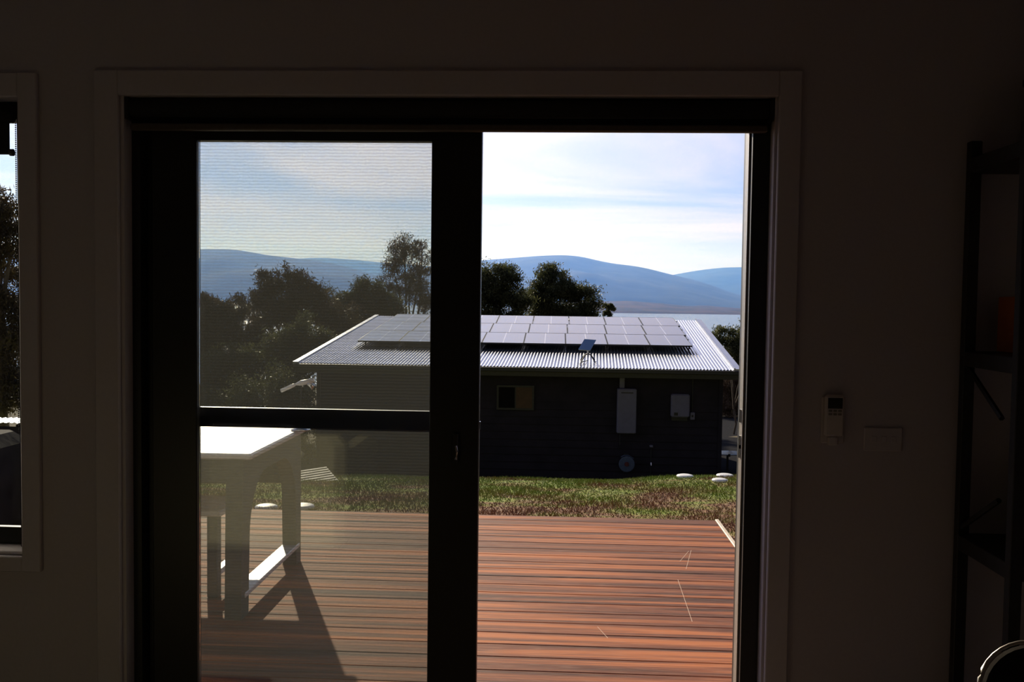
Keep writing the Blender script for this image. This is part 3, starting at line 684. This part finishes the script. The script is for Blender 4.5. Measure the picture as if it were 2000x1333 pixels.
# architraves
mb = MB(); mb.box(-1.482, DXL, -.018, 0, 0, 2.183, bev=.003).box(DXR, .735, -.018, 0, 0, 2.183, bev=.003).box(DXL, DXR, -.018, 0, DZT, 2.183, bev=.003)
struct('trim_1', mb, trimp)
mb = MB(); mb.box(WXR, -1.668, -.018, 0, .565, 2.175, bev=.003).box(WXL, WXR, -.018, 0, WZT, 2.175, bev=.003).box(WXL-.075, WXL, -.018, 0, .565, 2.175, bev=.003).box(WXL, WXR, -.018, 0, .565, WZB, bev=.003)
struct('trim_2', mb, trimp)
# door_1: black aluminium sliding door, both panels stacked at the left
d1 = thing('door_1', None, None, (-.37, .1, 0), kind='structure'); B = MB
part(B().box(DXL, DXL+.012, .001, .055, 0, DZT).box(DXR-.008, DXR, .001, .055, 0, DZT), 'reveal', trimp, d1)
mb = MB(); mb.box(DXL, -1.365, .056, .19, -.0, DZT-.001).box(.604, DXR, .056, .19, -.0, DZT-.001).box(-1.365, .604, .056, .19, 2.055, DZT-.001).box(-1.365, .604, .056, .19, -.02, .02)
part(mb, 'frame', alu, d1)
part(MB().box(.598, .6035, .085, .135, .02, 2.05), 'jamb_lit_strip', alus, d1, label='pale grey strip coloured as the sunlit face of the right jamb')  # pale colour stands for sun on the black jamb face
def sash(x0, x1, gx0, gx1, y0, y1, gz0, gz1, z1=2.055):
    mb = MB(); mb.box(x0, gx0, y0, y1, .021, z1, bev=.003).box(gx1, x1, y0, y1, .021, z1, bev=.003).box(gx0, gx1, y0, y1, gz1, z1).box(gx0, gx1, y0, y1, .021, gz0)
    return mb
s1 = part(sash(-1.33, -.250, -1.181, -.412, .062, .098, .13, 1.977), 'sliding_sash', alu, d1)
part(MB().box(-1.179, -.414, .078, .084, .131, 1.975), 'pane', gl, s1)
part(MB().box(-.335, -.315, .045, .0615, .94, 1.04, bev=.004), 'handle', alu, s1)
part(MB().tube([(-.322, .0445, .998), (-.318, .036, .98), (-.322, .0445, .955)], .004, 8), 'latch_lever', chrome, s1, label='small chrome latch lever')
part(MB().box(-.2499, -.2465, .07, .085, 1.05, 1.075), 'latch_bolt', chrome, s1)
s2 = part(sash(-1.364, -.262, -1.215, -.39, .104, .138, .13, 1.985), 'fixed_sash', alu, d1)
part(MB().box(-1.213, -.392, .118, .124, .131, 1.983), 'pane', gl, s2)
pm = atY(614, 799, .165); pm2 = atY(614, 837, .165)
mb = sash(-1.364, -.27, -1.25, -.385, .15, .175, .13, 1.99); mb.box(-1.25, -.385, .15, .175, pm2[2], pm[2], bev=.002)
s3 = part(mb, 'screen_door', alu, d1)
part(MB().box(-1.249, -.386, .1625, .1628, .131, pm2[2]-.001), 'screen_mesh', scr, s3)
part(MB().box(-1.249, -.386, .1625, .1628, pm[2]+.001, 1.989), 'screen_mesh', scr, s3)
mb = MB()
for z_ in (1.115, 1.03, 1.0): mb.box(.5935, .5975, .1, .112, z_-.03, z_+.012)
part(mb, 'strike_plate', chrome, d1, label='chrome strike plates')
# door blind
b1 = thing('roller_blind', 'black roller blind rolled up above the sliding door', 'blind', (-.37, .03, 2.06))
part(MB().tube([(-1.375, .026, 2.073), (.64, .026, 2.073)], .029, 24), 'roll', blindf, b1, True)
zb0 = atY(700, 249.5, .026)[2]
part(MB().box(-1.37, .635, .0545, .0555, zb0, 2.07), 'fabric', blindf, b1)
part(MB().box(-1.378, .640, .012, .036, zb0-.012, zb0+.010, bev=.004), 'bottom_rail', blindr, b1, label='brown-grey bottom rail')
for xx in (-1.39, .643): part(MB().box(xx, xx+.012, .003, .05, 2.035, 2.103), 'bracket', blk, b1)
part(MB().box(-1.376, .64, .044, .052, 2.012, 2.10), 'cover_strip', blindf, b1)
# window_1
w1 = thing('window_1', None, None, (-2.3, .1, 1.3), kind='structure')
zs = atY(20, 1030, .09)[2]; zs2 = atY(20, 1064, .09)[2]; zt = atY(20, 236, .09)[2]; xr = atY(47, 640, .09)[0]
mb = MB(); mb.box(xr, WXR, .06, .14, WZB, WZT).box(WXL, WXL+.05, .06, .14, WZB, WZT).box(WXL+.05, xr, .06, .14, zt, WZT).box(WXL+.05, xr, .092, .114, zs2, zs)
part(mb, 'frame', alu, w1)
part(MB().box(WXL+.051, xr-.001, .10, .106, zs, zt), 'pane', glw, w1)
part(MB().box(WXL, WXR, .001, .14, WZB, WZB+.012, bev=.003), 'sill', trimp, w1)
b2 = thing('roller_blind', 'black roller blind a little way down the narrow left window', 'blind', (-2.3, .03, 2.05))
part(MB().tube([(WXL+.02, .028, 2.05), (-1.775, .028, 2.05)], .026, 20), 'roll', blindf, b2, True)
xb, zb_ = at(19, 298, .03)
part(MB().box(WXL+.03, xb, .029, .031, zb_, 2.03), 'fabric', blindf, b2)
part(MB().tube([(WXL+.03, .03, zb_), (xb+.002, .03, zb_)], .007, 10), 'bottom_rail', blindf, b2)
part(MB().tube([(xb+.002, .03, zb_), (xb+.012, .03, zb_)], .0115, 12), 'end_cap', beadm, b2)
mb = MB(); xa, _ = at(30.5, 250, .03); ncn = 150
for i in range(ncn):
    zc_ = 2.03-i*.0066*1.03
    mb.lathe([(.0004, -.0024), (.0020, -.0014), (.0028, 0), (.0020, .0014), (.0004, .0024)], (xa+.0, .03, zc_), 6)
mb.tube([(xa, .03, 2.035), (xa, .03, 2.03-ncn*.0068)], .0005, 4)
part(mb, 'bead_chain', beadm, b2, label='bead chain of steel balls')

# remote + switch on the wall
rm = thing('air_conditioner_remote', 'white remote control in a holder on the wall right of the door', 'remote control', (.853, -.01, 1.1))
rmm = mat('remote_white', (.60, .56, .56), .5); ntex(rmm, 30, (.58, .54, .54), (.62, .58, .58))
part(MB().box(.828, .888, -.024, -.008, 1.063, 1.192, bev=.006), 'body', rmm, rm)
part(MB().box(.836, .880, -.0255, -.0242, 1.150, 1.183), 'screen', blk, rm, label='dark display')
bt = mat('grey_button', (.25, .24, .23), .6); ntex(bt, 30, (.22, .21, .2), (.28, .27, .26))
for r_ in range(2):
    for c_ in range(3): part(MB().box(.838+c_*.0145, .849+c_*.0145, -.0262, -.0243, 1.129+r_*.0105, 1.136+r_*.0105, bev=.002), 'button', bt, rm)
part(MB().box(.822, .893, -.0075, 0, 1.04, 1.185, bev=.003).box(.84, .872, -.024, -.0076, 1.035, 1.0625, bev=.004), 'holder', rmm, rm)
sw = thing('light_switch', 'white light switch plate low right of the remote control', 'light switch', (1.01, -.004, 1.055))
part(MB().box(.953, 1.071, -.009, 0, 1.018, 1.092, bev=.003), 'plate', trimp, sw)
for x_ in (.975, 1.005, 1.035): part(MB().box(x_, x_+.016, -.0125, -.0095, 1.045, 1.065, bev=.001), 'rocker', trimp, sw)

# shelving unit
sh = thing('shelving_unit', 'black metal shelving unit against the wall at the right edge', 'shelving', (1.7, -.2, 0))
SX, SX2, SY0, SY1 = 1.225, 2.12, -.385, -.03
for (x_, y_) in ((SX, SY0), (SX, SY1-.03), (SX2-.03, SY0), (SX2-.03, SY1-.03)):
    part(MB().box(x_, x_+.034, y_, y_+.03, 0, 1.965, bev=.002), 'post', blk, sh)
for z_ in (.2, .775, 1.335, 1.915):
    part(MB().box(SX+.002, SX2+.002, SY0+.002, SY1-.002, z_-.045, z_, bev=.002), 'shelf', blk, sh)
for (z0, z1) in ((1.29, 1.16), (.80, .93)):
    part(MB().tube([(SX+.012, SY1-.03, z0), (SX+.012, SY0+.1, z1)], .008, 6), 'brace', blk, sh)
ob = thing('carton', 'orange printed carton on the upper shelf', 'carton', (1.42, -.12, 1.335))
orm = mat('orange_card', (.42, .12, .035), .6); ntex(orm, 10, (.38, .10, .03), (.46, .14, .04))
part(MB().box(1.32, 1.46, -.17, -.06, 1.336, 1.50, bev=.002), 'box', orm, ob)
lbl = mat('cream_label', (.5, .42, .34), .6); ntex(lbl, 10, (.46, .38, .3), (.54, .46, .38))
part(MB().box(1.335, 1.365, -.1715, -.1702, 1.355, 1.475), 'label_patch', lbl, ob)
part(MB().box(1.395, 1.445, -.1715, -.1702, 1.375, 1.45), 'label_patch', lbl, ob)
kb = thing('storage_box', 'black storage box on the lower shelf at the right edge', 'box', (1.5, -.2, .776))
part(MB().box(1.37, 1.75, -.33, -.08, .776, 1.0, bev=.008), 'bin', blk, kb)
part(MB().box(1.36, 1.76, -.34, -.07, 1.0, 1.03, bev=.006), 'lid', blk, kb)
tb = thing('storage_box', 'dark storage box on top of the shelving unit', 'box', (1.6, -.2, 1.916))
part(MB().box(1.38, 1.8, -.33, -.06, 1.916, 2.12, bev=.01), 'bin', blk, tb)
part(MB().box(1.37, 1.81, -.34, -.05, 2.12, 2.15, bev=.006), 'lid', blk, tb)

# chair, bottom right
ch = thing('dining_chair', 'dark chair with rounded backrest rim at the bottom right corner', 'chair', (1.05, -1.3, 0))
chm = mat('chair_shell', (.02, .018, .017), 1.0, spec=0); ntex(chm, 40, (.017, .015, .014), (.024, .022, .02))
rim = []
cxr, czr, rr_ = .868, .768, .086; YC = -1.2
P_ = atY(2005, 1345, YC); cxr, czr = float(P_[0]), float(P_[2])
W2 = .27
for t in np.linspace(math.pi, math.pi/2, 9): rim.append((cxr+rr_*math.cos(t), YC, czr+rr_*math.sin(t)))
for t in np.linspace(math.pi/2, 0, 9): rim.append((cxr+W2+rr_*math.cos(t), YC, czr+rr_*math.sin(t)))
full = [(cxr-rr_+.01, YC+.03, .45)]+rim+[(cxr+W2+rr_-.01, YC+.03, .45)]
rimm = mat('rim_metal', (.5, .47, .44), .35, .9); ntex(rimm, 40, (.46, .43, .4), (.54, .51, .48))
part(MB().tube(full, .0032, 10), 'backrest_rim', rimm, ch, True, label='chrome rim')
poly = [(p[0], p[2]) for p in rim]; poly = [((a-cxr-W2/2)*.96+cxr+W2/2, (b-.6)*.97+.6) for a, b in poly]
poly += [(poly[-1][0], .5), (poly[0][0], .5)]
part(MB().prism(poly, .012, YC-.006, 'y'), 'backrest', chm, ch)
part(MB().box(cxr-rr_, cxr+W2+rr_, YC-.43, YC+.01, .43, .465, bev=.015), 'seat', chm, ch)
for x_ in (cxr-rr_+.02, cxr+W2+rr_-.02):
    for y_ in (YC-.40, YC-.01): part(MB().tube([(x_, y_, .43), (x_, y_, 0)], .011, 8), 'leg', chrome, ch)

# sofa whose reflection shows in the glass
olm = mat('olive_fabric', (.26, .245, .16), .85); ntex(olm, 40, (.24, .225, .145), (.28, .265, .175), bump=.2)
so = thing('sofa', 'olive fabric sofa mirrored in the fixed door glass', 'sofa', (-2.2, -2.2, 0))
part(MB().box(-3.1, -1.17, -2.12, -1.92, .05, .70, bev=.05), 'backrest', olm, so)
part(MB().box(-3.1, -1.17, -2.9, -2.12, .05, .42, bev=.04), 'base', olm, so)
part(MB().box(-1.33, -1.17, -2.9, -2.12, .42, .58, bev=.04), 'armrest', olm, so)
for x_ in (-3.0, -1.25):
    for y_ in (-2.85, -1.98): part(MB().box(x_-.02, x_+.02, y_-.02, y_+.02, 0, .05), 'foot', blk, so)

# sprinkler on the table
A_, B_, D_, E_ = [Vector(atY(a, b, 2.15)) for a, b in ((549, 764), (578, 751), (613, 743), (613, 757))]
stand = Vector((A_.lerp(D_, .6).x, 2.15, .731))
part(MB().lathe([(.05, 0), (.055, .006), (.02, .014), (.008, .03)], stand, 20), 'base', chrome, sprink, True)
part(MB().tube([stand+Vector((0, 0, .02)), B_.lerp(D_, .3)], .003, 8), 'stem', blk, sprink, True)
part(MB().tube([A_, A_.lerp(B_, .8), B_], [.010, .010, .006], 12), 'nozzle', plast, sprink, True)  # white resin on nozzle and barrel stands for the glint
part(MB().tube([B_, B_.lerp(D_, .3), D_], [.006, .015, .012], 12), 'barrel', plast, sprink, True)
part(MB().tube([B_.lerp(D_, .6), E_], [.010, .016], 12), 'inlet', chrome, sprink, True)

bq = thing('dark_filler_box', 'dark box added on the deck to darken the view behind the narrow left window', 'filler box', (-2.95, 1.1, -.06))  # added dark block, darkens the lower part of the window view
cvm = mat('dark_cover', (.012, .012, .013), .9, spec=.1); ntex(cvm, 12, (.008, .008, .009), (.018, .018, .019), bump=.3)
part(MB().box(-3.6, -2.46, .36, 1.32, .0, .835, bev=.05), 'cover', cvm, bq)
for x_ in (-3.5, -2.56):
    for y_ in (.5, 1.2): part(MB().lathe([(.03, -.059), (.035, -.03), (.03, .0)], (x_, y_, 0), 12), 'wheel', blk, bq)
